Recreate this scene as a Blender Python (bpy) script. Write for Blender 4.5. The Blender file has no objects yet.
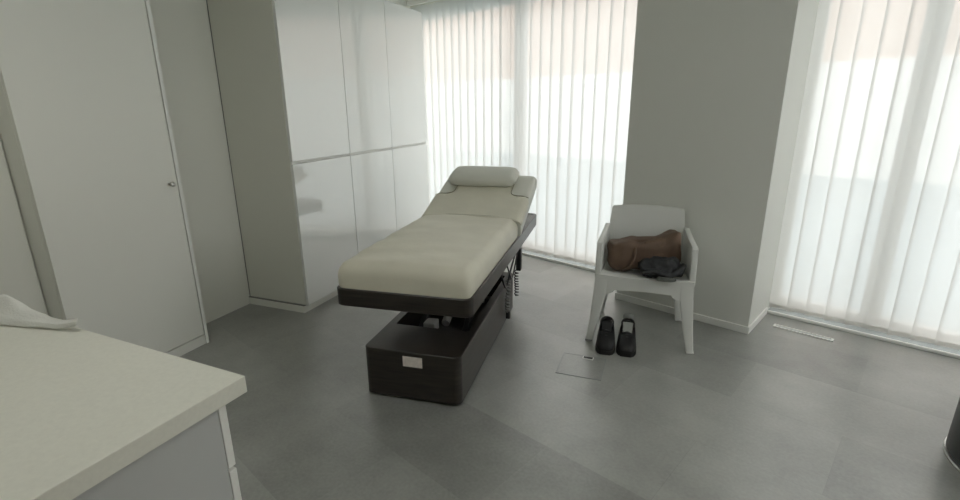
import bpy, bmesh, math, random
from mathutils import Vector, Matrix, noise

random.seed(7)
SC = bpy.context.scene
COL = SC.collection
PI = math.pi
R = math.radians

# ------------------------------------------------------------------ materials
def mat(name, color, rough=0.5, spec=0.5, coat=0.0, metal=0.0, noise_amt=0.0, noise_scale=8.0, bump=0.0, bump_scale=60.0,
        sheen=0.0, coat_rough=0.05):
    m = bpy.data.materials.new(name); m.use_nodes = True
    nt = m.node_tree; b = nt.nodes['Principled BSDF']
    b.inputs['Base Color'].default_value = (*color, 1)
    b.inputs['Roughness'].default_value = rough
    b.inputs['Metallic'].default_value = metal
    b.inputs['Specular IOR Level'].default_value = spec
    b.inputs['Coat Weight'].default_value = coat
    b.inputs['Coat Roughness'].default_value = coat_rough
    b.inputs['Coat IOR'].default_value = 2.1
    b.inputs['Sheen Weight'].default_value = sheen
    tc = nt.nodes.new('ShaderNodeTexCoord')
    if noise_amt > 0:
        n = nt.nodes.new('ShaderNodeTexNoise'); n.inputs['Scale'].default_value = noise_scale; n.inputs['Detail'].default_value = 6
        r = nt.nodes.new('ShaderNodeValToRGB')
        r.color_ramp.elements[0].position = 0.3; r.color_ramp.elements[1].position = 0.7
        r.color_ramp.elements[0].color = (*[c * (1 - noise_amt) for c in color], 1)
        r.color_ramp.elements[1].color = (*[min(1, c * (1 + noise_amt)) for c in color], 1)
        nt.links.new(tc.outputs['Object'], n.inputs['Vector'])
        nt.links.new(n.outputs['Fac'], r.inputs['Fac']); nt.links.new(r.outputs['Color'], b.inputs['Base Color'])
    if bump > 0:
        n2 = nt.nodes.new('ShaderNodeTexNoise'); n2.inputs['Scale'].default_value = bump_scale; n2.inputs['Detail'].default_value = 4
        bp = nt.nodes.new('ShaderNodeBump'); bp.inputs['Strength'].default_value = bump; bp.inputs['Distance'].default_value = 0.01
        nt.links.new(tc.outputs['Object'], n2.inputs['Vector'])
        nt.links.new(n2.outputs['Fac'], bp.inputs['Height']); nt.links.new(bp.outputs['Normal'], b.inputs['Normal'])
    return m

def wood_mat(name, c0, c1, rough=0.35):
    m = bpy.data.materials.new(name); m.use_nodes = True
    nt = m.node_tree; b = nt.nodes['Principled BSDF']; b.inputs['Roughness'].default_value = rough
    tc = nt.nodes.new('ShaderNodeTexCoord'); mp = nt.nodes.new('ShaderNodeMapping')
    mp.inputs['Scale'].default_value = (3, 3, 40)
    n = nt.nodes.new('ShaderNodeTexNoise'); n.inputs['Scale'].default_value = 2.0; n.inputs['Detail'].default_value = 8
    r = nt.nodes.new('ShaderNodeValToRGB')
    r.color_ramp.elements[0].position = 0.35; r.color_ramp.elements[1].position = 0.68
    r.color_ramp.elements[0].color = (*c0, 1); r.color_ramp.elements[1].color = (*c1, 1)
    nt.links.new(tc.outputs['Object'], mp.inputs['Vector']); nt.links.new(mp.outputs['Vector'], n.inputs['Vector'])
    nt.links.new(n.outputs['Fac'], r.inputs['Fac']); nt.links.new(r.outputs['Color'], b.inputs['Base Color'])
    return m

def floor_mat():
    m = bpy.data.materials.new('grey_vinyl_tile'); m.use_nodes = True
    nt = m.node_tree; b = nt.nodes['Principled BSDF']; N = nt.nodes.new; L = nt.links.new
    tc = N('ShaderNodeTexCoord'); mp = N('ShaderNodeMapping'); mp.inputs['Rotation'].default_value = (0, 0, R(21.4)); mp.inputs['Location'].default_value = (0.10, 0.33, 0)
    L(tc.outputs['Object'], mp.inputs['Vector'])
    br = N('ShaderNodeTexBrick'); br.inputs['Scale'].default_value = 1.0
    br.inputs['Brick Width'].default_value = 0.92; br.inputs['Row Height'].default_value = 0.46
    br.inputs['Mortar Size'].default_value = 0.0012; br.inputs['Mortar Smooth'].default_value = 0.3
    br.inputs['Color1'].default_value = (0.0, 0, 0, 1); br.inputs['Color2'].default_value = (1, 1, 1, 1); br.inputs['Mortar'].default_value = (0.35, 0.35, 0.35, 1)
    L(mp.outputs['Vector'], br.inputs['Vector'])
    n1 = N('ShaderNodeTexNoise'); n1.inputs['Scale'].default_value = 2.3; n1.inputs['Detail'].default_value = 9; n1.inputs['Roughness'].default_value = 0.62
    n2 = N('ShaderNodeTexNoise'); n2.inputs['Scale'].default_value = 70; n2.inputs['Detail'].default_value = 5
    L(mp.outputs['Vector'], n1.inputs['Vector']); L(mp.outputs['Vector'], n2.inputs['Vector'])
    mx = N('ShaderNodeMix'); mx.data_type = 'FLOAT'; mx.inputs[0].default_value = 0.76
    L(br.outputs['Color'], mx.inputs[2]); L(n1.outputs['Fac'], mx.inputs[3])
    mx2 = N('ShaderNodeMix'); mx2.data_type = 'FLOAT'; mx2.inputs[0].default_value = 0.22
    L(mx.outputs[0], mx2.inputs[2]); L(n2.outputs['Fac'], mx2.inputs[3])
    r = N('ShaderNodeValToRGB'); r.color_ramp.elements[0].position = 0.22; r.color_ramp.elements[1].position = 0.80
    r.color_ramp.elements[0].color = FLOOR0; r.color_ramp.elements[1].color = FLOOR1
    L(mx2.outputs[0], r.inputs['Fac']); L(r.outputs['Color'], b.inputs['Base Color'])
    b.inputs['Roughness'].default_value = 0.36; b.inputs['Specular IOR Level'].default_value = 0.6; b.inputs['Coat Weight'].default_value = 0.6; b.inputs['Coat Roughness'].default_value = 0.30; b.inputs['Coat IOR'].default_value = 1.7
    bp = N('ShaderNodeBump'); bp.inputs['Strength'].default_value = 0.06; bp.inputs['Distance'].default_value = 0.004
    L(n2.outputs['Fac'], bp.inputs['Height']); L(bp.outputs['Normal'], b.inputs['Normal'])
    return m

def slat_mat():
    m = bpy.data.materials.new('white_blind_fabric'); m.use_nodes = True
    nt = m.node_tree; N = nt.nodes.new; L = nt.links.new
    nt.nodes.remove(nt.nodes['Principled BSDF']); out = nt.nodes['Material Output']
    tr = N('ShaderNodeBsdfTranslucent'); tr.inputs['Color'].default_value = (0.77, 0.77, 0.75, 1)
    df = N('ShaderNodeBsdfDiffuse'); df.inputs['Color'].default_value = (0.80, 0.80, 0.78, 1)
    tp = N('ShaderNodeBsdfTransparent'); tp.inputs['Color'].default_value = (0.95, 0.95, 0.95, 1)
    m1 = N('ShaderNodeMixShader'); m1.inputs[0].default_value = 0.36
    L(tr.outputs[0], m1.inputs[1]); L(df.outputs[0], m1.inputs[2])
    m2 = N('ShaderNodeMixShader'); m2.inputs[0].default_value = SLAT_CLEAR
    L(m1.outputs[0], m2.inputs[1]); L(tp.outputs[0], m2.inputs[2])
    L(m2.outputs[0], out.inputs['Surface'])
    return m

def glass_mat():
    m = bpy.data.materials.new('window_glass'); m.use_nodes = True
    nt = m.node_tree; N = nt.nodes.new; L = nt.links.new
    nt.nodes.remove(nt.nodes['Principled BSDF']); out = nt.nodes['Material Output']
    tp = N('ShaderNodeBsdfTransparent'); tp.inputs['Color'].default_value = (0.95, 0.955, 0.952, 1)
    gl = N('ShaderNodeBsdfGlossy'); gl.inputs['Roughness'].default_value = 0.02
    fr = N('ShaderNodeFresnel'); fr.inputs['IOR'].default_value = 1.45
    ge = N('ShaderNodeNewGeometry'); inv = N('ShaderNodeMath'); inv.operation = 'SUBTRACT'; inv.inputs[0].default_value = 1.0
    L(ge.outputs['Backfacing'], inv.inputs[1])
    mul = N('ShaderNodeMath'); mul.operation = 'MULTIPLY'; L(fr.outputs[0], mul.inputs[0]); L(inv.outputs[0], mul.inputs[1])
    mx = N('ShaderNodeMixShader'); L(mul.outputs[0], mx.inputs[0]); L(tp.outputs[0], mx.inputs[1]); L(gl.outputs[0], mx.inputs[2])
    L(mx.outputs[0], out.inputs['Surface'])
    return m

FLOOR0 = (0.125, 0.127, 0.118, 1); FLOOR1 = (0.43, 0.435, 0.41, 1)
SLAT_CLEAR = 0.19; FILL_STRENGTH = 1.6
M = {
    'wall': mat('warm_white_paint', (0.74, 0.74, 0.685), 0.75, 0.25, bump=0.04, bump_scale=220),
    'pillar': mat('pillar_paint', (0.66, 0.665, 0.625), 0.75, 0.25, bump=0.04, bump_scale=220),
    'ceiling': mat('ceiling_paint', (0.80, 0.80, 0.76), 0.85, 0.2),
    'floor': floor_mat(),
    'matt': mat('matt_white_laminate', (0.76, 0.76, 0.71), 0.42, 0.4),
    'carcass': mat('cream_carcass_laminate', (0.66, 0.66, 0.60), 0.45, 0.4),
    'gloss': mat('gloss_white_lacquer', (0.83, 0.84, 0.82), 0.25, 0.4, coat=1.0, coat_rough=0.02),
    'skirt': mat('skirting_white', (0.78, 0.78, 0.75), 0.4, 0.4),
    'gap': mat('joint_shade_grey', (0.20, 0.20, 0.19), 0.8),
    'worktop': mat('worktop_laminate', (0.74, 0.735, 0.66), 0.38, 0.45, noise_amt=0.03, noise_scale=90),
    'grey_panel': mat('pale_grey_panel', (0.50, 0.51, 0.505), 0.45, 0.4),
    'slat': slat_mat(),
    'glass': glass_mat(),
    'alu': mat('grey_aluminium', (0.42, 0.44, 0.44), 0.4, 0.5, metal=0.35),
    'track': mat('dark_floor_track', (0.30, 0.32, 0.315), 0.5),
    'rail': mat('white_metal_rail', (0.78, 0.78, 0.76), 0.4),
    'wenge': wood_mat('dark_wenge_wood', (0.011, 0.0085, 0.0065), (0.032, 0.025, 0.019), 0.36),
    'hide': mat('cream_leatherette', (0.63, 0.605, 0.505), 0.48, 0.4, bump=0.10, bump_scale=26, noise_amt=0.04, noise_scale=6),
    'hide2': mat('grey_leatherette', (0.59, 0.59, 0.53), 0.48, 0.4, bump=0.08, bump_scale=26),
    'piping': mat('olive_piping', (0.32, 0.305, 0.23), 0.6),
    'towel': mat('white_terry', (0.70, 0.70, 0.66), 0.95, 0.1, bump=0.35, bump_scale=160, sheen=0.4),
    'steel': mat('dark_steel', (0.05, 0.05, 0.05), 0.4, 0.5, metal=0.6),
    'zinc': mat('zinc_bracket', (0.42, 0.42, 0.40), 0.4, 0.5, metal=0.3),
    'black_plastic': mat('black_plastic', (0.02, 0.02, 0.021), 0.42),
    'grey_plastic': mat('grey_cable_sheath', (0.16, 0.16, 0.155), 0.45),
    'paper': mat('paper_label', (0.72, 0.66, 0.62), 0.7, noise_amt=0.12, noise_scale=45),
    'ink': mat('label_print', (0.42, 0.36, 0.35), 0.7),
    'chair': mat('white_moulded_plastic', (0.64, 0.645, 0.62), 0.45, 0.4, bump=0.03, bump_scale=300),
    'rubber': mat('grey_rubber_foot', (0.25, 0.25, 0.25), 0.7),
    'tan': mat('brown_soft_leather', (0.13, 0.084, 0.058), 0.62, 0.3, noise_amt=0.25, noise_scale=9, bump=0.25, bump_scale=30),
    'tan2': mat('tan_soft_leather', (0.145, 0.094, 0.062), 0.62, 0.3, noise_amt=0.2, noise_scale=9, bump=0.25, bump_scale=30),
    'black_cloth': mat('black_cloth', (0.022, 0.023, 0.025), 0.6, 0.4, noise_amt=0.8, noise_scale=22, bump=0.5, bump_scale=35),
    'grey_cloth': mat('grey_lining', (0.10, 0.105, 0.095), 0.8, 0.2),
    'shoe': mat('black_shoe_upper', (0.012, 0.012, 0.013), 0.55, 0.4, bump=0.2, bump_scale=120),
    'sole': mat('black_shoe_sole', (0.010, 0.010, 0.010), 0.7),
    'insole': mat('grey_shoe_lining', (0.30, 0.31, 0.29), 0.85),
    'lace': mat('dark_grey_lace', (0.09, 0.09, 0.092), 0.8),
    'chrome': mat('satin_chrome', (0.62, 0.62, 0.60), 0.28, 0.5, metal=0.9),
    'drum': mat('black_drum_shell', (0.02, 0.021, 0.021), 0.4, 0.5),
    'white_trim': mat('white_threshold', (0.86, 0.86, 0.83), 0.4),
    'facade': mat('pink_beige_render', (0.62, 0.46, 0.385), 0.9, 0.1, noise_amt=0.06, noise_scale=1.2),
    'facade_base': mat('white_stone_cladding', (0.86, 0.86, 0.84), 0.8, 0.2, noise_amt=0.05, noise_scale=2.0),
    'paving': mat('pale_paving', (0.36, 0.43, 0.46), 0.9, 0.1, noise_amt=0.08, noise_scale=1.5),
    'pane': mat('dark_window_pane', (0.10, 0.12, 0.13), 0.15),
}

# ------------------------------------------------------------------ helpers
def link(name, bm, m, parent=None, smooth=False, loc=None, rotz=0.0, auto=None):
    bmesh.ops.recalc_face_normals(bm, faces=bm.faces)
    me = bpy.data.meshes.new(name); bm.to_mesh(me); bm.free()
    ms = m if isinstance(m, (list, tuple)) else [m]
    for x in ms: me.materials.append(x)
    if smooth:
        for p in me.polygons: p.use_smooth = True
        if auto: me.set_sharp_from_angle(angle=R(auto))
    o = bpy.data.objects.new(name, me); COL.objects.link(o)
    if parent: o.parent = parent
    if loc: o.location = loc
    o.rotation_euler.z = rotz
    return o

def tag(o, label, cat, group=None):
    o['label'] = label; o['category'] = cat
    if group: o['group'] = group
    return o

def thing(name, label, cat, loc=(0, 0, 0), rotz=0.0, group=None):
    o = bpy.data.objects.new(name, None); COL.objects.link(o)
    o.location = loc; o.rotation_euler = (0, 0, rotz); o.empty_display_size = 0.1
    return tag(o, label, cat, group)

def struct(name, bm, m, loc=None, rotz=0.0, parent=None):
    o = link(name, bm, m, parent, loc=loc, rotz=rotz)
    if parent is None: o['kind'] = 'structure'
    return o

def box(x0, x1, y0, y1, z0, z1, bevel=0.0, seg=2, bm=None):
    own = bmesh.new()
    v = [own.verts.new(p) for p in ((x0, y0, z0), (x1, y0, z0), (x1, y1, z0), (x0, y1, z0), (x0, y0, z1), (x1, y0, z1), (x1, y1, z1), (x0, y1, z1))]
    for f in ((0, 3, 2, 1), (4, 5, 6, 7), (0, 1, 5, 4), (1, 2, 6, 5), (2, 3, 7, 6), (3, 0, 4, 7)): own.faces.new([v[i] for i in f])
    if bevel > 0:
        bmesh.ops.bevel(own, geom=own.edges[:], offset=bevel, segments=seg, profile=0.5, affect='EDGES')
    if bm is None: return own
    me = bpy.data.meshes.new('tmp'); own.to_mesh(me); own.free(); bm.from_mesh(me); bpy.data.meshes.remove(me)
    return bm

def loft(rings, closed=True, cap0=True, cap1=True, bm=None):
    bm = bm or bmesh.new()
    vs = [[bm.verts.new(p) for p in r] for r in rings]
    n = len(rings[0])
    for a, b in zip(vs, vs[1:]):
        for i in range(n if closed else n - 1):
            j = (i + 1) % n
            bm.faces.new((a[i], a[j], b[j], b[i]))
    if cap0: bm.faces.new(vs[0][::-1])
    if cap1: bm.faces.new(vs[-1])
    return bm

def rrect(x0, x1, y0, y1, r, z, k=6):
    pts = []
    for cx, cy, a0 in ((x1 - r, y0 + r, -90), (x1 - r, y1 - r, 0), (x0 + r, y1 - r, 90), (x0 + r, y0 + r, 180)):
        for i in range(k + 1):
            a = R(a0 + 90 * i / k); pts.append((cx + r * math.cos(a), cy + r * math.sin(a), z))
    return pts

def prism(poly, axis_map, t0, t1, bevel=0.0, seg=2):
    """poly of (u, v) extruded from t0 to t1; axis_map(u, v, t) -> xyz"""
    bm = loft([[axis_map(u, v, t0) for u, v in poly], [axis_map(u, v, t1) for u, v in poly]])
    if bevel > 0:
        bmesh.ops.recalc_face_normals(bm, faces=bm.faces)
        ed = [e for e in bm.edges if len(e.link_faces) == 2 and e.calc_face_angle() > R(50)]
        bmesh.ops.bevel(bm, geom=ed, offset=bevel, segments=seg, profile=0.5, affect='EDGES', clamp_overlap=True)
    return bm

def tube(pts, r, n=8, bm=None, taper=None):
    pts = [Vector(p) for p in pts]; rings = []
    up = Vector((0, 0, 1))
    for i, p in enumerate(pts):
        d = (pts[min(i + 1, len(pts) - 1)] - pts[max(i - 1, 0)]).normalized()
        a = d.cross(up)
        if a.length < 1e-3: a = d.cross(Vector((1, 0, 0)))
        a.normalize(); b = d.cross(a).normalized()
        rr = r if taper is None else r * taper[i]
        rings.append([p + (a * math.cos(2 * PI * k / n) + b * math.sin(2 * PI * k / n)) * rr for k in range(n)])
    return loft(rings, bm=bm)

def catmull(P, n=8):
    P = [Vector(p) for p in P]; Q = [P[0]] + P + [P[-1]]; out = []
    for i in range(1, len(Q) - 2):
        a, b, c, d = Q[i - 1:i + 3]
        for k in range(n):
            t = k / n
            out.append(0.5 * ((2 * b) + (c - a) * t + (2 * a - 5 * b + 4 * c - d) * t * t + (3 * b - a - 3 * c + d) * t ** 3))
    out.append(P[-1]); return out

def lathe(prof, n=40, bm=None):
    bm = bm or bmesh.new()
    rings = [[(r * math.cos(2 * PI * k / n), r * math.sin(2 * PI * k / n), z) for k in range(n)] for r, z in prof]
    return loft(rings, bm=bm)

def subsurf(o, lv=2):
    m = o.modifiers.new('Subdivision', 'SUBSURF'); m.levels = lv; m.render_levels = lv
    return o

# ------------------------------------------------------------------ camera
cam_d = bpy.data.cameras.new('camera'); cam = bpy.data.objects.new('camera', cam_d); COL.objects.link(cam)
cam_d.sensor_width = 36; cam_d.lens = 495.43 / 960 * 36; cam_d.clip_start = 0.02
yaw, pitch, roll = 0.37374694, 0.28245249, -0.00881699
fw = Vector((-math.sin(yaw) * math.cos(pitch), math.cos(yaw) * math.cos(pitch), -math.sin(pitch)))
r0 = Vector((math.cos(yaw), math.sin(yaw), 0)); u0 = r0.cross(fw)
rr = r0 * math.cos(roll) + u0 * math.sin(roll); uu = -r0 * math.sin(roll) + u0 * math.cos(roll)
mw = Matrix.Identity(4)
for i in range(3):
    mw[i][0] = rr[i]; mw[i][1] = uu[i]; mw[i][2] = -fw[i]
mw[2][3] = 1.4
cam.matrix_world = mw
SC.camera = cam

# ------------------------------------------------------------------ frames
A2 = R(-21.4)                      # the window wall is turned against the cabinet wall
def W(wx, wy, z=0.0):
    return Vector((wx * math.cos(A2) - wy * math.sin(A2), wx * math.sin(A2) + wy * math.cos(A2), z))
XL, XR, YB = -2.86, 2.30, -1.2     # left wall, right wall, rear wall
CEIL = 2.50
WT = 3.69                          # front of the window threshold
WG = 3.90                          # glass
WB = 3.748                          # blinds
HEAD = 2.36

def on_left(wy):   # where the line wy=const meets the left wall: wx there
    y = (wy + math.sin(A2) * XL) / math.cos(A2); return XL * math.cos(A2) + y * math.sin(A2)
def on_right(wy):
    y = (wy + math.sin(A2) * XR) / math.cos(A2); return XR * math.cos(A2) + y * math.sin(A2)
def yline(x, wy): return (wy + math.sin(A2) * x) / math.cos(A2)

# ------------------------------------------------------------------ room shell
def poly_slab(z0, z1, pts):
    return loft([[(x, y, z0) for x, y in pts], [(x, y, z1) for x, y in pts]])
foot = [(XL, YB), (XR, YB), (XR, yline(XR, 3.98)), (XL, yline(XL, 3.98))]
struct('floor', poly_slab(-0.12, 0.0, foot), M['floor'])
struct('ceiling', poly_slab(CEIL, CEIL + 0.12, foot), M['ceiling'])
bm = box(XL - 0.12, XL, 1.30, yline(XL, 3.98), 0, CEIL)
box(XL - 0.12, XL + 0.135, YB, 1.292, 0, CEIL, 0.012, 3, bm=bm)
struct('wall_left', bm, M['wall'])
OY0, OY1, OZ0, OZ1 = 0.9, 2.6, 0.90, 2.36      # opening added in the unseen right wall to let in fill light
bm = bmesh.new()
box(XR, XR + 0.12, YB, OY0, 0, CEIL, bm=bm); box(XR, XR + 0.12, OY1, yline(XR, 3.98), 0, CEIL, bm=bm)
box(XR, XR + 0.12, OY0, OY1, 0, OZ0, bm=bm); box(XR, XR + 0.12, OY0, OY1, OZ1, CEIL, bm=bm)
struct('wall_right', bm, M['wall'])
bm = bmesh.new()
for y0, y1, z0, z1 in ((OY0, OY0 + .06, OZ0, OZ1), (OY1 - .06, OY1, OZ0, OZ1), (OY0 + .06, OY1 - .06, OZ0, OZ0 + .06), (OY0 + .06, OY1 - .06, OZ1 - .06, OZ1), (1.72, 1.78, OZ0 + .06, OZ1 - .06)):
    box(XR + .03, XR + .09, y0, y1, z0, z1, bm=bm)
o = struct('window_5', bm, M['alu'])
link('glass_pane', box(XR + .056, XR + .064, OY0 + .06, OY1 - .06, OZ0 + .06, OZ1 - .06), M['glass'], o)
struct('wall_rear', box(XL, XR, YB - 0.12, YB, 0, CEIL), M['wall'])
WL, WR = on_left(3.98) + 0.0, on_right(3.98)
bm = bmesh.new()
box(WL, WR, 3.86, 3.98, HEAD, CEIL, bm=bm)
struct('wall_window', bm, M['wall'], rotz=A2)
# the pillar between the windows
PX0, PX1, PY = -1.617, -0.709, 3.250
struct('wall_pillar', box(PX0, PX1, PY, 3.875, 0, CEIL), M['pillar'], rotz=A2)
bm = box(PX0 - 0.008, PX1 + 0.010, PY - 0.010, PY + 0.002, 0, 0.048, 0.003)
box(PX1 - 0.002, PX1 + 0.010, PY + 0.002, WT - 0.01, 0, 0.048, 0.003, bm=bm)
struct('baseboard_pillar', bm, M['skirt'], rotz=A2)

# window units: frames (structure) with glass
def window(n, x0, x1):
    bm = bmesh.new(); fwid = 0.035
    box(x0, x0 + fwid, WG - 0.035, WG + 0.035, 0.0, HEAD, 0.004, 1, bm)
    box(x1 - fwid, x1, WG - 0.035, WG + 0.035, 0.0, HEAD, 0.004, 1, bm)
    box(x0 + fwid, x1 - fwid, WG - 0.035, WG + 0.035, 0.0, 0.075, 0.004, 1, bm)
    box(x0 + fwid, x1 - fwid, WG - 0.035, WG + 0.035, HEAD - 0.06, HEAD, 0.004, 1, bm)
    o = struct('window_%d' % n, bm, M['rail'], rotz=A2)
    link('glass_pane', box(x0 + fwid, x1 - fwid, WG - 0.004, WG + 0.004, 0.075, HEAD - 0.06), M['glass'], o)
    return o
window(1, on_left(3.86) + 0.02, -3.09)
window(2, -3.05, PX0)
window(3, PX1, -0.18)
window(4, -0.14, on_right(3.86) - 0.02)
struct('wall_mullion', box(-3.09, -3.05, 3.87, 3.95, 0, HEAD), M['rail'], rotz=A2)
struct('wall_post', box(-0.18, -0.14, 3.87, 3.95, 0, HEAD), M['rail'], rotz=A2)

# threshold strip and dark track on the floor under the blinds
def sill(n, x0, x1):
    struct('trim_%d' % n, box(x0, x1, WT, WT + 0.022, 0, 0.02, 0.004), M['white_trim'], rotz=A2)
    struct('trim_%d' % (n + 1), box(x0, x1, WT + 0.022, 3.865, 0, 0.006), M['track'], rotz=A2)
sill(1, on_left(WT) + 0.03, PX0)
sill(3, PX1, on_right(3.86) - 0.02)

# ------------------------------------------------------------------ vertical blinds
PITCH, SW = 0.108, 0.124
BZ0, BZ1 = 0.030, 2.43
def slat_bm(w):
    bm = bmesh.new(); cols = []
    for i in range(7):
        t = i / 6 - 0.5
        cols.append((t * w, 0.006 * (1 - (2 * t) ** 2)))
    lo = [bm.verts.new((x, y, 0)) for x, y in cols]; hi = [bm.verts.new((x, y, BZ1 - BZ0 - 0.02)) for x, y in cols]
    for i in range(6): bm.faces.new((lo[i], lo[i + 1], hi[i + 1], hi[i]))
    return bm
def vertical_blind(x0, x1, label, odd):
    c = W((x0 + x1) / 2, WB, 0)
    t = thing('vertical_blind', label, 'blind', c, A2, 'white vertical blinds along the window wall')
    hw = (x1 - x0) / 2
    link('headrail', box(-hw, hw, -0.022, 0.022, BZ1, BZ1 + 0.045, 0.004), M['rail'], t)
    n = int(round((x1 - x0 - 0.02) / PITCH)); p = (x1 - x0 - 0.02) / n
    proto = weight = None
    for k in range(n):
        x = -hw + 0.01 + p * (k + 0.5)
        ang = R(9 + random.uniform(-2.5, 2.5)) + odd.get(k, 0)
        if proto is None:
            s = proto = link('slat', slat_bm(SW), M['slat'], t, smooth=True)
            w = weight = link('bottom_weight', box(-SW / 2 + 0.008, SW / 2 - 0.008, -0.0015, 0.0015, 0.004, 0.030), M['slat'], s)
            w.location.y = 0.004
        else:
            s = proto.copy(); COL.objects.link(s); s.parent = t
            w = weight.copy(); COL.objects.link(w); w.parent = s
        s.location = (x, 0, BZ0); s.rotation_euler = (0, 0, ang)
    return t
random.seed(11)
vertical_blind(on_left(WB) + 0.06, -3.075, 'white vertical blind beside the gloss cabinets, half hidden by the cream bed head', {})
b2 = vertical_blind(-3.070, PX0 - 0.006, 'white vertical blind hanging just behind the bed, ending at the grey pillar beside the chair', {5: R(9)})
link('cord', tube([(0.42, -0.018, 0.05), (0.421, -0.02, 0.16)], 0.004, 6), M['alu'], b2)
vertical_blind(PX1 - 0.004, on_right(WB) - 0.06, 'white vertical blind right of the grey pillar, above the slim floor grille', {1: R(6), 5: R(-7), 6: R(7)})

# slot grille in the floor before the right window
g = thing('floor_grille', 'slim white slot grille set in the floor before the right window', 'floor grille', W(-0.452, 3.497, 0), A2 - R(1.5))
bm = bmesh.new()
hx, hy = 0.165, 0.022
for a in ((-hx, hx, -hy, -hy + 0.008), (-hx, hx, hy - 0.008, hy), (-hx, -hx + 0.012, -hy + 0.008, hy - 0.008), (hx - 0.012, hx, -hy + 0.008, hy - 0.008)):
    box(*a, 0.0, 0.005, bm=bm)
link('frame', bm, M['white_trim'], g)
link('slot_plate', box(-hx + 0.012, hx - 0.012, -hy + 0.008, hy - 0.008, 0.0, 0.002), M['grey_panel'], g)

# floor access hatch near the chair
h = thing('floor_hatch', 'square floor box lid of the same grey tile with a small cable outlet', 'floor box', (-0.382, 2.513, 0), R(1.0))
bm = bmesh.new(); q = 0.122
for a in ((-q, q, -q, -q + 0.005), (-q, q, q - 0.005, q), (-q, -q + 0.005, -q + 0.005, q - 0.005), (q - 0.005, q, -q + 0.005, q - 0.005)):
    box(*a, 0.0, 0.0022, bm=bm)
link('frame', bm, M['track'], h)
link('lid', box(-q + 0.005, q - 0.005, -q + 0.005, q - 0.005, 0.0, 0.0016), M['floor'], h)
o = link('cable_outlet', box(-0.030, 0.030, -0.016, 0.016, 0.0016, 0.005, 0.001), M['white_trim'], h, loc=(0.022, 0.098, 0))
link('socket_slot', box(-0.026, 0.026, -0.012, 0.012, 0.005, 0.0056), M['black_plastic'], o)

# ------------------------------------------------------------------ built-in cupboard with a knob (left)
CX = -2.606
c = thing('tall_cupboard', 'tall white wall cupboard with one plain door and a small round knob', 'cupboard', (XL, 1.655, 0))
d0 = CX - XL
link('body', box(0.0, d0 - 0.022, -0.338, 0.326, 0.058, CEIL - 0.004), M['carcass'], c)
link('side_panel', box(0.0, d0 - 0.0215, -0.360, -0.338, 0.0, CEIL - 0.004, 0.001, 1), M['matt'], c)
link('side_panel', box(0.0, d0 + 0.004, 0.326, 0.346, 0.0, CEIL - 0.004, 0.001, 1), M['skirt'], c)
link('plinth', box(0.0, d0 - 0.004, -0.338, 0.326, 0.0, 0.058), M['matt'], c)
dr = link('door', box(d0 - 0.020, d0, -0.360, 0.322, 0.066, CEIL - 0.012, 0.0015, 1), M['matt'], c)
kb = lathe([(0.0, 0.0), (0.007, 0.0), (0.006, 0.012), (0.010, 0.016), (0.0145, 0.022), (0.0145, 0.028), (0.011, 0.033), (0.0, 0.034)], 20)
bmesh.ops.rotate(kb, verts=kb.verts, cent=(0, 0, 0), matrix=Matrix.Rotation(PI / 2, 3, 'Y'))
link('knob', kb, M['chrome'], dr, smooth=True, loc=(d0, 0.276, 1.0))

# ------------------------------------------------------------------ tall gloss cabinets
FX = -2.319; KX = -2.349; KZ = 0.052; TOP = 2.24
ys = [2.588, 3.216, 3.832, 4.492]
labels = ['tall gloss white cabinet nearest the knobbed cupboard, with the bare cream end panel',
          'middle one of the three tall gloss white cabinets, between the two others',
          'tall gloss white cabinet next to the window blind, farthest of the row']
for k in range(3):
    y0, y1 = ys[k], ys[k + 1]; ln = y1 - y0
    t = thing('tall_cabinet', labels[k], 'cabinet', (XL + 0.002, y0, 0), 0, 'tall gloss cabinets along the left wall')
    D = FX - XL - 0.002; ox = XL + 0.002
    link('body', box(0, D - 0.024, 0.02 if k == 0 else 0.001, ln - (0.02 if k == 2 else 0.001), KZ + 0.002, TOP), M['carcass'], t)
    if k == 0: link('end_panel', box(0, D - 0.0225, 0.0, 0.02, KZ + 0.006, TOP, 0.001, 1), M['carcass'], t)
    if k == 2: link('end_panel', box(0, D - 0.0225, ln - 0.02, ln, KZ + 0.004, TOP, 0.001, 1), M['matt'], t)
    link('plinth', box(0, KX - ox, -0.012 if k == 0 else 0.0, ln, 0.0, KZ), M['matt'], t)
    if k == 0:
        link('gap_shade_strip', box(0, KX - ox, -0.0125, 0.019, KZ, KZ + 0.0058), M['gap'], t)  # solid dark strip, paints the shade between end panel and plinth
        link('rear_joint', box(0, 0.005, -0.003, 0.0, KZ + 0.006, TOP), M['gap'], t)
    e0 = 0.002 if k else 0.001
    link('door', box(D - 0.021, D, e0, ln - 0.002, KZ + 0.004, 1.044, 0.0012, 1), M['gloss'], t)
    link('door', box(D - 0.021, D, e0, ln - 0.002, 1.063, TOP - 0.002, 0.0012, 1), M['gloss'], t)
    link('grip_channel', box(D - 0.023, D - 0.008, e0, ln - 0.002, 1.046, 1.061), M['skirt'], t)

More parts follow.
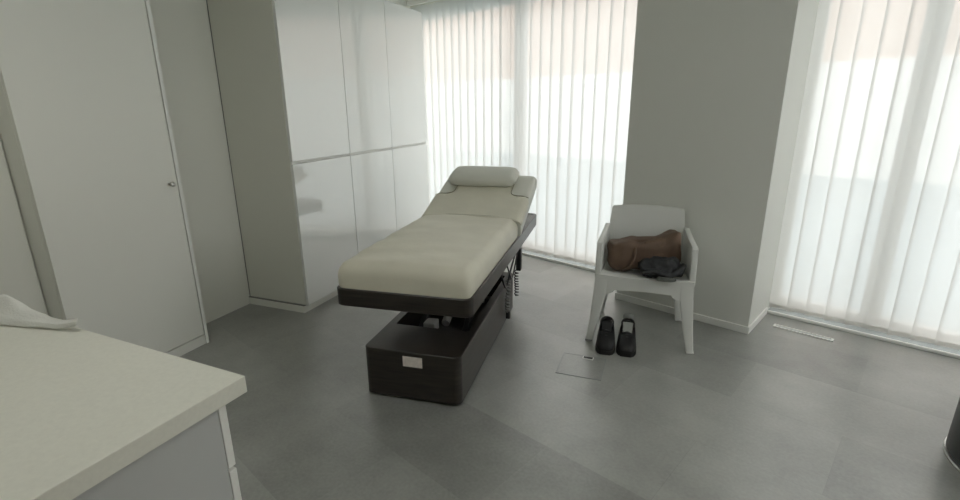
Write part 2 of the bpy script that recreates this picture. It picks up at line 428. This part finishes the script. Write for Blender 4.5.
# ------------------------------------------------------------------ worktop and drawer cabinet
WZ = 0.75
TT = R(-3.0); TP = Vector((-0.964, 0.822, 0))
def on_top(x, y): return (TP.x + (x - TP.x) * math.cos(TT) - (y - TP.y) * math.sin(TT), TP.y + (x - TP.x) * math.sin(TT) + (y - TP.y) * math.cos(TT))
tag(link('worktop', box(-1.66, 0.0, -0.762, 0.0, 0.704, WZ, 0.002, 2), M['worktop'], loc=TP, rotz=TT),
    'pale cream laminate worktop close to the camera with a thick square edge', 'worktop')
t = thing('drawer_cabinet', 'pale grey drawer cabinet under the cream worktop', 'cabinet', (*on_top(-1.403, 0.436), 0), TT)
link('side_panel', box(0.382, 0.400, -0.36, 0.325, 0.06, 0.7035, 0.001, 1), M['grey_panel'], t)
link('side_panel', box(-0.40, -0.382, -0.36, 0.325, 0.06, 0.7035, 0.001, 1), M['grey_panel'], t)
link('body', box(-0.382, 0.382, -0.36, 0.322, 0.06, 0.7025), M['carcass'], t)
link('plinth', box(-0.385, 0.37, -0.34, 0.29, 0.0, 0.06), M['matt'], t)
for z0, z1 in ((0.497, 0.694), (0.285, 0.487), (0.070, 0.275)):
    d = link('drawer', box(-0.398, 0.398, 0.328, 0.350, z0, z1, 0.002, 2), M['skirt'], t)
    link('handle_strip', box(-0.20, 0.20, 0.350, 0.362, z1 - 0.022, z1 - 0.012, 0.001, 1), M['alu'], d)

# folded white cloth lying at the back edge of the worktop
def cloth():
    bm = bmesh.new(); nx, ny = 52, 12; rows = []
    F = [Vector((-1.635, 0.800)), Vector((-1.86, 0.745)), Vector((-2.36, 0.600))]
    for j in range(ny + 1):
        v = j / ny; row = []
        for i in range(nx + 1):
            u = i / nx
            f = F[0].lerp(F[1], u * 3) if u < 1 / 3 else F[1].lerp(F[2], (u - 1 / 3) * 1.5)
            y1 = 0.816 - 0.02 * u
            p = Vector((f.x - 0.02 * v * (1 - u), f.y + (y1 - f.y) * v))
            z = 0.020 * min(1, 5 * v + 0.25) * min(1, 0.8 + 2.2 * u) + 0.005 * noise.noise(Vector((p.x * 14, p.y * 22, 3.1)))
            z += 0.050 * math.exp(-((u - 0.52) / 0.17) ** 2) * math.exp(-((v - 0.75) / 0.4) ** 2) * (1 + 0.5 * noise.noise(Vector((p.x * 26, p.y * 30, 0))))
            z += 0.022 * max(0, 1 - u / 0.12)
            row.append(bm.verts.new((p.x - TP.x, p.y - TP.y, max(0.003, z))))
        rows.append(row)
    for a, b in zip(rows, rows[1:]):
        for i in range(nx): bm.faces.new((a[i], a[i + 1], b[i + 1], b[i]))
    return bm
cl = link('cloth', cloth(), M['towel'], smooth=True, loc=(TP.x, TP.y, WZ + 0.001), rotz=TT)
so = cl.modifiers.new('Solidify', 'SOLIDIFY'); so.thickness = 0.004; so.offset = 1
subsurf(cl, 1)
tag(cl, 'crumpled white cloth lying on the far left edge of the worktop', 'cloth')

# ------------------------------------------------------------------ treatment bed
BT = R(6.2)
bed = thing('treatment_bed', 'cream padded treatment bed with raised head end on a dark wood pedestal', 'treatment bed', (-1.104, 1.8955, 0), BT)
# pedestal: hollow top with an opening
bw, bl, bh, br = 0.250, 1.27, 0.265, 0.035
o0 = lambda z, d=0.0: rrect(-bw + d, bw - d, d - 0.018, bl - d, br, z)
i0 = lambda z: rrect(-0.205, 0.205, 0.27, 1.19, 0.012, z)
base = link('pedestal', loft([o0(0.014), o0(bh - 0.003), o0(bh, 0.003), i0(bh), i0(0.09)]), M['wenge'], bed)
link('plinth_foot', loft([rrect(-bw + 0.02, bw - 0.02, 0.002, bl - 0.02, 0.02, 0.0), rrect(-bw + 0.02, bw - 0.02, 0.002, bl - 0.02, 0.02, 0.0138)]), M['black_plastic'], base)
lb = link('rating_label', box(-0.050, 0.050, -0.0015, 0.0, -0.027, 0.027), M['paper'], base, loc=(0.010, -0.0185, 0.216))
# lifting gear
def bar(name, p, q, w, h, m, par):
    p, q = Vector(p), Vector(q); d = q - p; L = d.length
    bm = box(-w / 2, w / 2, 0, L, -h / 2, h / 2, 0.003, 1)
    o = link(name, bm, m, par); o.location = p
    o.rotation_euler = d.to_track_quat('Y', 'Z').to_euler()
    return o
for sx in (-0.13, 0.13):
    bar('lift_arm', (sx, 0.42, 0.14), (sx, 1.02, 0.478), 0.028, 0.05, M['steel'], bed)
    bar('lift_arm', (sx * 0.72, 1.02, 0.14), (sx * 0.72, 0.42, 0.478), 0.028, 0.05, M['steel'], bed)
link('cross_beam', box(-0.16, 0.16, 0.36, 0.42, 0.12, 0.155, 0.004, 1), M['zinc'], bed)
link('cross_beam', box(-0.20, 0.20, 0.99, 1.05, 0.12, 0.16, 0.004, 1), M['steel'], bed)
link('cross_beam', box(-0.20, 0.20, 0.40, 0.45, 0.452, 0.486, 0.004, 1), M['steel'], bed)
link('cross_beam', box(-0.20, 0.20, 0.98, 1.04, 0.452, 0.486, 0.004, 1), M['steel'], bed)
ac = link('actuator', lathe([(0.0, 0), (0.024, 0), (0.024, 0.26), (0.016, 0.265), (0.016, 0.50), (0.0, 0.50)], 18), M['zinc'], bed, smooth=True, auto=40)
ac.location = (0.0, 0.50, 0.19); ac.rotation_euler = (R(-68), 0, 0)
link('motor_box', box(-0.10, -0.03, 0.40, 0.48, 0.165, 0.225, 0.008, 2), M['zinc'], bed)
# tray
TZ0, TZ1 = 0.492, 0.580
tr = lambda z, d=0.0: rrect(-0.356 + d, 0.322 - d, -0.058 + d, 1.835 - d, 0.040, z)
link('tray', loft([tr(TZ0, 0.004), tr(TZ0 + 0.004), tr(TZ1 - 0.004), tr(TZ1, 0.004), tr(TZ1, 0.022), tr(TZ1 - 0.004, 0.026)]), M['wenge'], bed)

def pad(x0, x1, y0, y1, z0, z1, foot_r, side_r, head_r, name, m, par, crown=0.006, rip=0.0):
    """upholstered slab; rounded section rings along y"""
    rings = []; ny = 44
    W2 = (x1 - x0) / 2; cx = (x0 + x1) / 2; H = z1 - z0
    def ring(y, inset, zt):
        pts = []
        n = 24; a = W2 - inset; hh = zt - z0
        # from bottom left up over to bottom right
        prof = []
        rr_ = min(side_r, hh * 0.8)
        prof.append((-a + 0.010, z0)); prof.append((-a + 0.002, z0 + 0.010)); prof.append((-a, z0 + 0.4 * (hh - rr_) + 0.006))
        for i in range(9):
            t = PI - PI / 2 * i / 8
            prof.append((-a + rr_ + rr_ * math.cos(t), zt - rr_ + rr_ * math.sin(t)))
        for i in range(1, 10):
            u = -a + rr_ + (2 * a - 2 * rr_) * i / 10
            prof.append((u, zt + crown * (1 - (u / (a - rr_)) ** 2)))
        for i in range(9):
            t = PI / 2 - PI / 2 * i / 8
            prof.append((a - rr_ + rr_ * math.cos(t), zt - rr_ + rr_ * math.sin(t)))
        prof.append((a, z0 + 0.4 * (hh - rr_) + 0.006)); prof.append((a - 0.002, z0 + 0.010)); prof.append((a - 0.010, z0))
        for x, z in prof:
            k = (z - z0) / H
            dz = rip * noise.noise(Vector((x * 7, y * 9, z * 5))) * max(0, k)
            pts.append((cx + x, y, z + dz))
        return pts
    ylist = []
    for i in range(9):                     # foot rounding
        t = PI / 2 * i / 8
        ylist.append((y0 + foot_r * (1 - math.sin(t)) if False else y0 + foot_r * (1 - math.cos(t)), 0.05 * (1 - math.sin(t)) ** 2, z1 - foot_r * (1 - math.sin(t))))
    for i in range(1, ny): ylist.append((y0 + foot_r + (y1 - y0 - foot_r - head_r) * i / ny, 0.0, z1))
    for i in range(9):
        t = PI / 2 * (1 - i / 8)
        ylist.append((y1 - head_r * (1 - math.cos(t)), 0.05 * (1 - math.sin(t)) ** 2 * (head_r / 0.06), z1 - head_r * (1 - math.sin(t))))
    bm = bmesh.new()
    first = ring(*ylist[0]); 
    rings = [[(x, y, z0 + (z - z0) * 0.02) for x, y, z in first]] + [ring(*r) for r in ylist]
    last = rings[-1]; rings.append([(x, y, z0 + (z - z0) * 0.02) for x, y, z in last])
    loft(rings, closed=True, bm=bm)
    return link(name, bm, m, par, smooth=True, auto=75)
pad(-0.349, 0.317, -0.050, 1.046, TZ1 - 0.004, 0.706, 0.066, 0.055, 0.014, 'mattress', M['hide'], bed, 0.008, 0.006)
# back section, hinged
HY, HZ, TILT = 1.050, TZ1 + 0.006, R(19.0)
back = bpy.data.objects.new('back_section', None)
BL = 0.69
bs = pad(-0.338, 0.338, 0.004, BL, 0.0, 0.108, 0.016, 0.035, 0.045, 'back_section', M['hide2'], bed, 0.004, 0.003)
bpy.data.objects.remove(back)
bs.location = (0, HY, HZ); bs.rotation_euler = (TILT, 0, 0)
link('back_plate', box(-0.30, 0.30, 0.02, BL - 0.03, -0.016, 0.0, 0.003, 1), M['steel'], bs)
# fitted cover over the back section with a narrower neck running under the pillow
def cover():
    pts = [(-0.341, 0.0), (0.341, 0.0), (0.342, 0.28)]
    def arc(cx, cy, r, a0, a1, n=6):
        return [(cx + r * math.cos(R(a0 + (a1 - a0) * i / n)), cy + r * math.sin(R(a0 + (a1 - a0) * i / n))) for i in range(n + 1)]
    pts += arc(0.302, 0.28, 0.04, 0, 90) + arc(0.255, 0.37, 0.05, -90, -180)[0:] + [(0.205, 0.52), (-0.205, 0.52)]
    pts += arc(-0.255, 0.37, 0.05, 0, -90) + arc(-0.302, 0.28, 0.04, 90, 180)
    bm = bmesh.new(); nx, ny = 60, 66
    def inside(x, y):
        c = False; j = len(pts) - 1
        for i in range(len(pts)):
            xi, yi = pts[i]; xj, yj = pts[j]
            if (yi > y) != (yj > y) and x < (xj - xi) * (y - yi) / (yj - yi + 1e-12) + xi: c = not c
            j = i
        return c
    f = [bm.verts.new((x, y, 0)) for x, y in pts]
    bm.faces.new(f)
    bmesh.ops.triangulate(bm, faces=bm.faces[:])
    for axis, rng in ((0, [i * 0.03 for i in range(-11, 12)] + [-0.315, 0.315, -0.305, 0.305, -0.325, 0.325]), (1, [i * 0.04 for i in range(1, 13)])):
        for v in rng:
            no = (1, 0, 0) if axis == 0 else (0, 1, 0); co = (v, 0, 0) if axis == 0 else (0, v, 0)
            bmesh.ops.bisect_plane(bm, geom=bm.verts[:] + bm.edges[:] + bm.faces[:], plane_co=co, plane_no=no)
    for v in bm.verts:                     # drape over the rounded side edges
        a = abs(v.co.x); z = 0.1145
        if a > 0.300:
            t = min(1.0, (a - 0.300) / 0.042); z -= 0.034 * (1 - math.sqrt(max(0, 1 - t * t)))
        v.co.z = z + 0.0015 * noise.noise(Vector((v.co.x * 9, v.co.y * 12, 1)))
    return bm
cv = link('fitted_cover', cover(), M['hide'], bs, smooth=True)
sd = cv.modifiers.new('Solidify', 'SOLIDIFY'); sd.thickness = 0.007; sd.offset = 1
sp_ = [(-0.338, 0.322), (-0.30, 0.322), (-0.262, 0.325), (-0.225, 0.338), (-0.207, 0.37), (-0.205, 0.42), (-0.205, 0.49)]
for sg in (-1, 1):
    link('piping', tube(catmull([(sg * -x, y, 0.1215 - (0.012 if abs(x) > 0.33 else 0.0)) for x, y in sp_], 5), 0.0035, 6), M['piping'], cv, smooth=True)
# roll of fabric at the fold
link('fold_welt', tube(catmull([(-0.325, 1.040, 0.682), (-0.27, 1.040, 0.703), (0, 1.042, 0.710), (0.27, 1.040, 0.703), (0.325, 1.040, 0.682)], 6), 0.008, 8), M['hide'], bed, smooth=True)
link('fold_shade', tube(catmull([(-0.338, 1.052, 0.690), (-0.27, 1.053, 0.7085), (0, 1.055, 0.714), (0.27, 1.053, 0.7085), (0.325, 1.052, 0.690)], 6), 0.004, 6), M['piping'], bed, smooth=True)  # dark tube standing in for the shade along the fold
# pillow on the back section
def pillow():
    rings = []; n = 28
    for i in range(17):
        u = -1 + 2 * i / 16
        k = (1 - abs(u) ** 7) ** 0.35 if abs(u) < 1 else 0.0
        k = max(k, 0.25)
        rings.append([(0.252 * u, 0.120 * k ** 0.4 * math.copysign(abs(math.cos(a)) ** 0.62, math.cos(a)), 0.044 * k * math.copysign(abs(math.sin(a)) ** 0.75, math.sin(a)))
                      for a in [2 * PI * j / n for j in range(n)]])
    return loft(rings)
pl = link('pillow', pillow(), M['hide2'], bed, smooth=True)
pl.rotation_euler = (TILT, 0, 0)
def on_back(s, t): return (HY + s * math.cos(TILT) - t * math.sin(TILT), HZ + s * math.sin(TILT) + t * math.cos(TILT))
yy, zz = on_back(0.545, 0.152); pl.location = (-0.030, yy, zz)
# control handset and its cables hanging at the right of the head end
cb = bmesh.new()
tube(catmull([(0.290, 0.66, 0.487), (0.283, 0.78, 0.36), (0.280, 0.88, 0.30), (0.278, 1.00, 0.36), (0.285, 1.12, 0.44), (0.290, 1.16, 0.487)], 8), 0.006, 8, bm=cb)
tube(catmull([(0.296, 0.80, 0.487), (0.290, 0.90, 0.40), (0.286, 1.02, 0.31), (0.284, 1.14, 0.37), (0.292, 1.22, 0.486)], 8), 0.005, 8, bm=cb)
link('power_cable', cb, M['black_plastic'], bed, smooth=True)
def coil(y, z0, z1, n, amp):
    pts = []
    for i in range(n):
        a = i * 0.62; pts.append((0.276 + 0.013 * math.cos(a), y + 0.013 * math.sin(a) + amp * math.sin(i / n * PI * 2), z0 + (z1 - z0) * i / n))
    return tube(pts, 0.0045, 6)
link('coiled_cable', coil(0.95, 0.33, 0.10, 110, 0.012), M['grey_plastic'], bed, smooth=True)
pg = link('plug', box(-0.014, 0.014, -0.012, 0.012, 0.055, 0.105, 0.005, 2), M['black_plastic'], bed, smooth=True, auto=40)
pg.location = (0.277, 0.95, 0)
link('coiled_cable', coil(1.235, 0.30, 0.10, 96, -0.012), M['black_plastic'], bed, smooth=True)
hs = link('handset', box(-0.018, 0.018, -0.024, 0.024, -0.080, 0.080, 0.009, 2), M['black_plastic'], bed, smooth=True, auto=40)
hs.location = (0.290, 1.245, 0.375)
link('hook', tube(catmull([(0.285, 1.245, 0.492), (0.300, 1.245, 0.488), (0.304, 1.245, 0.465), (0.290, 1.245, 0.450)], 5), 0.005, 6), M['zinc'], bed, smooth=True)

# ------------------------------------------------------------------ white plastic armchair
CT = R(3.6)
ch = thing('armchair', 'white moulded plastic armchair standing before the grey pillar', 'chair', (-0.107, 2.865, 0), CT)
# seat: slightly dished slab
rings = []
for y, hw_, z in ((0.0, 0.272, 0.437), (0.012, 0.275, 0.442), (0.10, 0.270, 0.432), (0.30, 0.258, 0.414), (0.47, 0.248, 0.404)):
    rings.append([(-hw_, y, z), (-hw_ * 0.5, y, z - 0.008), (0, y, z - 0.011), (hw_ * 0.5, y, z - 0.008), (hw_, y, z), (hw_, y, z - 0.026), (-hw_, y, z - 0.026)])
link('seat', loft(rings), M['chair'], ch, smooth=True, auto=40)
# front rail with an arched lower edge
poly = [(-0.274, 0.412), (-0.278, 0.330)]
poly += [(-0.205 - 0.0, 0.318)]
for i in range(7):
    t = i / 6; poly.append((-0.205 + 0.045 * math.sin(t * PI / 2), 0.318 + 0.027 * (1 - math.cos(t * PI / 2)) + 0.0))
poly += [(0.0, 0.350)]
for i in range(7):
    t = 1 - i / 6; poly.append((0.205 - 0.045 * math.sin(t * PI / 2), 0.318 + 0.027 * (1 - math.cos(t * PI / 2))))
poly += [(0.278, 0.330), (0.274, 0.412)]
link('front_rail', prism(poly, lambda u, v, t: (u, t, v), 0.004, 0.030), M['chair'], ch)
def chair_leg(s, front):
    if front:
        sec = [(0.42, 0.236, 0.076, 0.004, 0.070), (0.33, 0.241, 0.074, 0.002, 0.066), (0.15, 0.265, 0.056, -0.004, 0.052), (0.0, 0.290, 0.040, -0.012, 0.042)]
    else:
        sec = [(0.41, 0.215, 0.060, 0.42, 0.06), (0.30, 0.222, 0.056, 0.43, 0.056), (0.15, 0.237, 0.048, 0.445, 0.050), (0.0, 0.255, 0.040, 0.46, 0.040)]
    rings = []
    for z, cx_, w, y0, d in sec:
        rings.append(rrect(s * cx_ - w / 2, s * cx_ + w / 2, y0, y0 + d, 0.008, z, 3))
    rings = [[(x, y, z if i else z) for x, y, z in r] for i, r in enumerate(rings)]
    lg = link('leg', loft(rings), M['chair'], ch, smooth=True, auto=40)
    z, cx_, w, y0, d = sec[-1]
    link('foot_cap', box(s * cx_ - w / 2 - 0.0015, s * cx_ + w / 2 + 0.0015, y0 - 0.0015, y0 + d + 0.0015, 0.0, 0.012, 0.003, 1), M['rubber'] if (s < 0 and front) else M['chair'], lg)
for s in (-1, 1):
    chair_leg(s, True); chair_leg(s, False)
    # side panel carrying the arm
    sp = [(0.004, 0.415), (0.018, 0.560), (0.030, 0.618), (0.048, 0.630), (0.20, 0.632), (0.40, 0.640), (0.455, 0.648), (0.47, 0.62), (0.46, 0.380)]
    def side(u, v, t, s=s):
        k = u / 0.47
        xo = 0.268 - 0.018 * k + 0.004
        return (s * (xo + t), u, v)
    o = link('armrest', prism(sp, side, -0.026, 0.006, 0.005, 2), M['chair'], ch, smooth=True, auto=35)
# backrest: gently curved panel
rings = []
for z, hw_, y in ((0.380, 0.232, 0.445), (0.50, 0.238, 0.462), (0.62, 0.236, 0.482), (0.72, 0.226, 0.502), (0.748, 0.224, 0.507), (0.758, 0.216, 0.509)):
    row = []; nn = 10
    for i in range(nn + 1):
        u = -1 + 2 * i / nn; row.append((hw_ * u, y - 0.022 * (u * u) + 0.010, z + 0.008 * (1 - u * u)))
    rings.append(row + [(x, yv + 0.020, z_) for x, yv, z_ in reversed(row)])
link('backrest', loft(rings), M['chair'], ch, smooth=True, auto=45)

def chair_pt(x, y, z):
    return Vector((-0.107 + x * math.cos(CT) - y * math.sin(CT), 2.865 + x * math.sin(CT) + y * math.cos(CT), z))

# slouching brown bag on the seat
def crumple(sx, sy, sz, e, amp, fr, seed, shape=None, n=(44, 26)):
    bm = bmesh.new(); rows = []
    nu, nv = n
    for j in range(1, nv):
        ph = -PI / 2 + PI * j / nv; row = []
        for i in range(nu):
            th = 2 * PI * i / nu
            c = lambda a: math.copysign(abs(math.cos(a)) ** e, math.cos(a)); s_ = lambda a: math.copysign(abs(math.sin(a)) ** e, math.sin(a))
            p = Vector((c(ph) * c(th), c(ph) * s_(th), s_(ph)))
            q = Vector((p.x * sx, p.y * sy, p.z * sz))
            nz = noise.noise(q * fr + Vector((seed, 0, 0))) + 0.5 * noise.noise(q * fr * 2.3 + Vector((0, seed, 0)))
            q += p.normalized() * amp * nz
            if shape: q = shape(q)
            row.append(bm.verts.new(q))
        rows.append(row)
    for a, b in zip(rows, rows[1:]):
        for i in range(nu): bm.faces.new((a[i], a[(i + 1) % nu], b[(i + 1) % nu], b[i]))
    bm.faces.new(rows[0][::-1]); bm.faces.new(rows[-1])
    return bm
def settle(bm, z0):
    lo = min(v.co.z for v in bm.verts)
    for v in bm.verts:
        v.co.z = max(v.co.z - lo, 0.012) - 0.012 + z0
    return bm
bag = thing('bag', 'slouching brown leather bag lying across the chair seat', 'bag', chair_pt(-0.012, 0.210, 0.433), CT + R(14))
def s1(q):
    u = q.x / 0.20
    q.z += 0.012 * u + (0.055 * max(0, (u - 0.55) / 0.45) if q.z > 0.04 else 0) - 0.03 * (max(0, 0.5 - abs(u + 0.02)) if q.z > 0.04 else 0)
    q.y += 0.30 * max(0, q.z) * 0.35
    return q
b_ = settle(crumple(0.215, 0.085, 0.094, 0.42, 0.016, 13, 4.2, s1), 0)
link('body', b_, M['tan'], bag, smooth=True)
def s2(q):
    q.z += 0.10 * q.x; q.y += 0.3 * q.z
    return q
fl_ = crumple(0.105, 0.020, 0.062, 0.5, 0.012, 15, 8.8, s2)
link('flap', fl_, M['tan2'], bag, smooth=True, loc=(0.085, -0.052, 0.134))
link('strap', tube(catmull([(-0.07, -0.02, 0.176), (-0.065, -0.070, 0.150), (-0.075, -0.098, 0.09), (-0.10, -0.104, 0.04), (-0.15, -0.100, 0.014)], 7), 0.007, 8), M['tan'], bag, smooth=True)
# black garment bundled in front of the bag
gar = thing('garment', 'crumpled black garment bundled at the right of the chair seat', 'garment', chair_pt(0.090, 0.062, 0.434), CT + R(6))
def s3(q):
    q.y += 0.2 * q.z; q.z *= 1 - 0.25 * max(0, -q.x / 0.13); return q
link('bundle', settle(crumple(0.125, 0.055, 0.060, 0.8, 0.022, 21, 1.7, s3), 0), M['black_cloth'], gar, smooth=True)
link('sleeve', tube(catmull([(-0.10, -0.045, 0.03), (-0.05, -0.075, 0.055), (0.03, -0.078, 0.035), (0.09, -0.062, 0.06), (0.12, -0.02, 0.08)], 7), 0.017, 10), M['black_cloth'], gar, smooth=True)
link('lining', settle(crumple(0.055, 0.018, 0.016, 0.8, 0.006, 30, 3.3), 0), M['grey_cloth'], gar, smooth=True, loc=(0.02, -0.088, 0.006))

# ------------------------------------------------------------------ shoes on the floor
def shoe(label, loc, rz, liner):
    t = thing('shoe', label, 'shoe', loc, rz, 'pair of black shoes under the chair')
    # toe at y=0, heel at y=0.28
    P = [(0.000, 0.025, 0.036), (0.012, 0.041, 0.056), (0.040, 0.0525, 0.070), (0.080, 0.054, 0.084), (0.120, 0.0525, 0.101), (0.160, 0.051, 0.116), (0.200, 0.050, 0.123), (0.240, 0.048, 0.126), (0.268, 0.038, 0.126), (0.280, 0.026, 0.124)]
    def sole(z, gr):
        ptsR = [((w + gr) * 1.0, y + (gr if y > 0.14 else -gr) * (1 if i in (0, len(P) - 1) else 0), z) for i, (y, w, h_) in enumerate(P)]
        return ptsR + [(-x, y, z) for x, y, z in reversed(ptsR)]
    link('sole', loft([sole(0.0, 0.002), sole(0.008, 0.004), sole(0.024, 0.003)]), M['sole'], t, smooth=True, auto=40)
    rings = []
    for y, w, h_ in P:
        ring = []
        for i in range(15):
            a = PI * i / 14
            x = w * math.copysign(abs(math.cos(a)) ** 0.7, math.cos(a)); z = 0.022 + (h_ - 0.022) * math.sin(a) ** 0.75
            if y > 0.145 and abs(x) < w * 0.72: z = min(z, 0.060 + (0.018 if abs(x) > 0.6 * w else 0))
            if y > 0.262: z = 0.022 + (h_ - 0.022) * math.sin(a) ** 0.6
            ring.append((x, y, z))
        rings.append(ring)
    up = link('upper', loft(rings), M['shoe'], t, smooth=True)
    col_ = []
    for i in range(29):
        a = 2 * PI * i / 28
        col_.append((0.034 * math.cos(a), 0.208 + 0.060 * math.sin(a), 0.117 + 0.007 * math.sin(a)))
    link('collar', tube(col_, 0.008, 8), M['shoe'], t, smooth=True)
    ins = [(0.030 * math.cos(2 * PI * i / 24), 0.208 + 0.056 * math.sin(2 * PI * i / 24)) for i in range(24)]
    zi = 0.106 if liner else 0.076
    link('lining', loft([[(x, y, 0.050) for x, y in ins], [(x, y, zi) for x, y in ins]]), M['insole'] if liner else M['grey_cloth'], t)
    tg = [(-0.026, 0.125, 0.098), (0.026, 0.125, 0.098), (0.029, 0.165, 0.138), (-0.029, 0.165, 0.138)]
    bm = loft([tg, [(x, y + 0.008, z + 0.004) for x, y, z in tg]])
    link('tongue', bm, M['insole'] if liner else M['shoe'], t)
    lb_ = bmesh.new()
    for k in range(4):
        y = 0.082 + 0.020 * k; z = 0.081 + 0.0085 * k
        tube(catmull([(-0.028, y, z - 0.010), (0, y + 0.004, z + 0.004), (0.028, y, z - 0.010)], 4), 0.003, 6, bm=lb_)
    link('laces', lb_, M['lace'], t, smooth=True)
    if liner:
        hp = loft([[(0.030 * math.cos(PI * i / 10) * s_, 0.262 + 0.014 * math.sin(PI * i / 10) * s_, z) for i in range(11)] for s_, z in ((1, 0.10), (1.05, 0.146), (0.8, 0.160))], closed=True)
        link('heel_tab', hp, M['insole'], t, smooth=True)
    return t
shoe('black laced shoe with dark inside, beside the chair leg', chair_pt(-0.182, -0.165, 0), CT + R(2), False)
shoe('black shoe of the pair with the pale grey inside showing', chair_pt(-0.066, -0.155, 0), CT + R(0), True)

# ------------------------------------------------------------------ black drum at the right edge
t = thing('waste_bin', 'black round bin with a pale rim round its foot by the right window', 'bin', (1.452, 2.265, 0))
link('shell', lathe([(0.0, 0.012), (0.290, 0.012), (0.296, 0.02), (0.292, 0.40), (0.298, 0.405), (0.298, 0.425), (0.280, 0.425), (0.276, 0.39), (0.272, 0.06), (0.0, 0.06)], 64), M['drum'], t, smooth=True, auto=40)
link('foot_rim', lathe([(0.27, 0.0), (0.300, 0.0), (0.303, 0.006), (0.300, 0.0118), (0.27, 0.0118)], 64), M['chrome'], t, smooth=True, auto=40)

# ------------------------------------------------------------------ outside, faintly seen through the blinds
bm = box(-30, 30, 3.99, 40, -0.30, -0.12)
o = struct('ground', bm, M['paving'], rotz=A2)
bld = thing('street_building', 'pale pink building with a white ground floor, faint through the blinds', 'building', W(-2, 13.0, -0.12), A2)
link('ground_floor', box(-22, 22, 0, 6, 0, 2.35), M['facade_base'], bld)
link('upper_wall', box(-22, 22, 0.05, 6, 2.35, 6.2), M['facade'], bld)

# ------------------------------------------------------------------ unseen ceiling panels, added to brighten the room
lm = bpy.data.materials.new('fill_emitter'); lm.use_nodes = True
b = lm.node_tree.nodes['Principled BSDF']; b.inputs['Base Color'].default_value = (0.8, 0.8, 0.78, 1)
b.inputs['Emission Color'].default_value = (1.0, 0.995, 0.945, 1); b.inputs['Emission Strength'].default_value = FILL_STRENGTH
for (x, y), lab in (((-1.35, 0.75), 'added square fill panel over the worktop side of the room'), ((0.85, 0.95), 'added square fill panel over the open floor by the right wall')):
    t = thing('fill_panel', lab, 'fill light', (x, y, CEIL), 0, 'added fill panels')
    bm = bmesh.new()
    for a in ((-0.31, 0.31, -0.31, -0.29), (-0.31, 0.31, 0.29, 0.31), (-0.31, -0.29, -0.29, 0.29), (0.29, 0.31, -0.29, 0.29)): box(*a, -0.045, -0.0005, bm=bm)
    link('frame', bm, M['rail'], t)
    link('diffuser', box(-0.289, 0.289, -0.289, 0.289, -0.040, -0.001), lm, t)

# ------------------------------------------------------------------ light: overcast daylight
w = bpy.data.worlds.new('overcast_sky'); SC.world = w; w.use_nodes = True
nt = w.node_tree; bg = nt.nodes['Background']
bg.inputs['Color'].default_value = (0.985, 0.992, 0.985, 1)
bg.inputs['Strength'].default_value = 1.0
SC.view_settings.view_transform = 'Standard'; SC.view_settings.look = 'None'
SC.view_settings.gamma = 1.0; SC.view_settings.use_curve_mapping = False
SC.view_settings.exposure = 1.95
SC.cycles.max_bounces = 14; SC.cycles.diffuse_bounces = 8; SC.cycles.glossy_bounces = 4
SC.cycles.transmission_bounces = 10; SC.cycles.transparent_max_bounces = 16
SC.cycles.use_denoising = True
SC.cycles.sample_clamp_indirect = 8.0
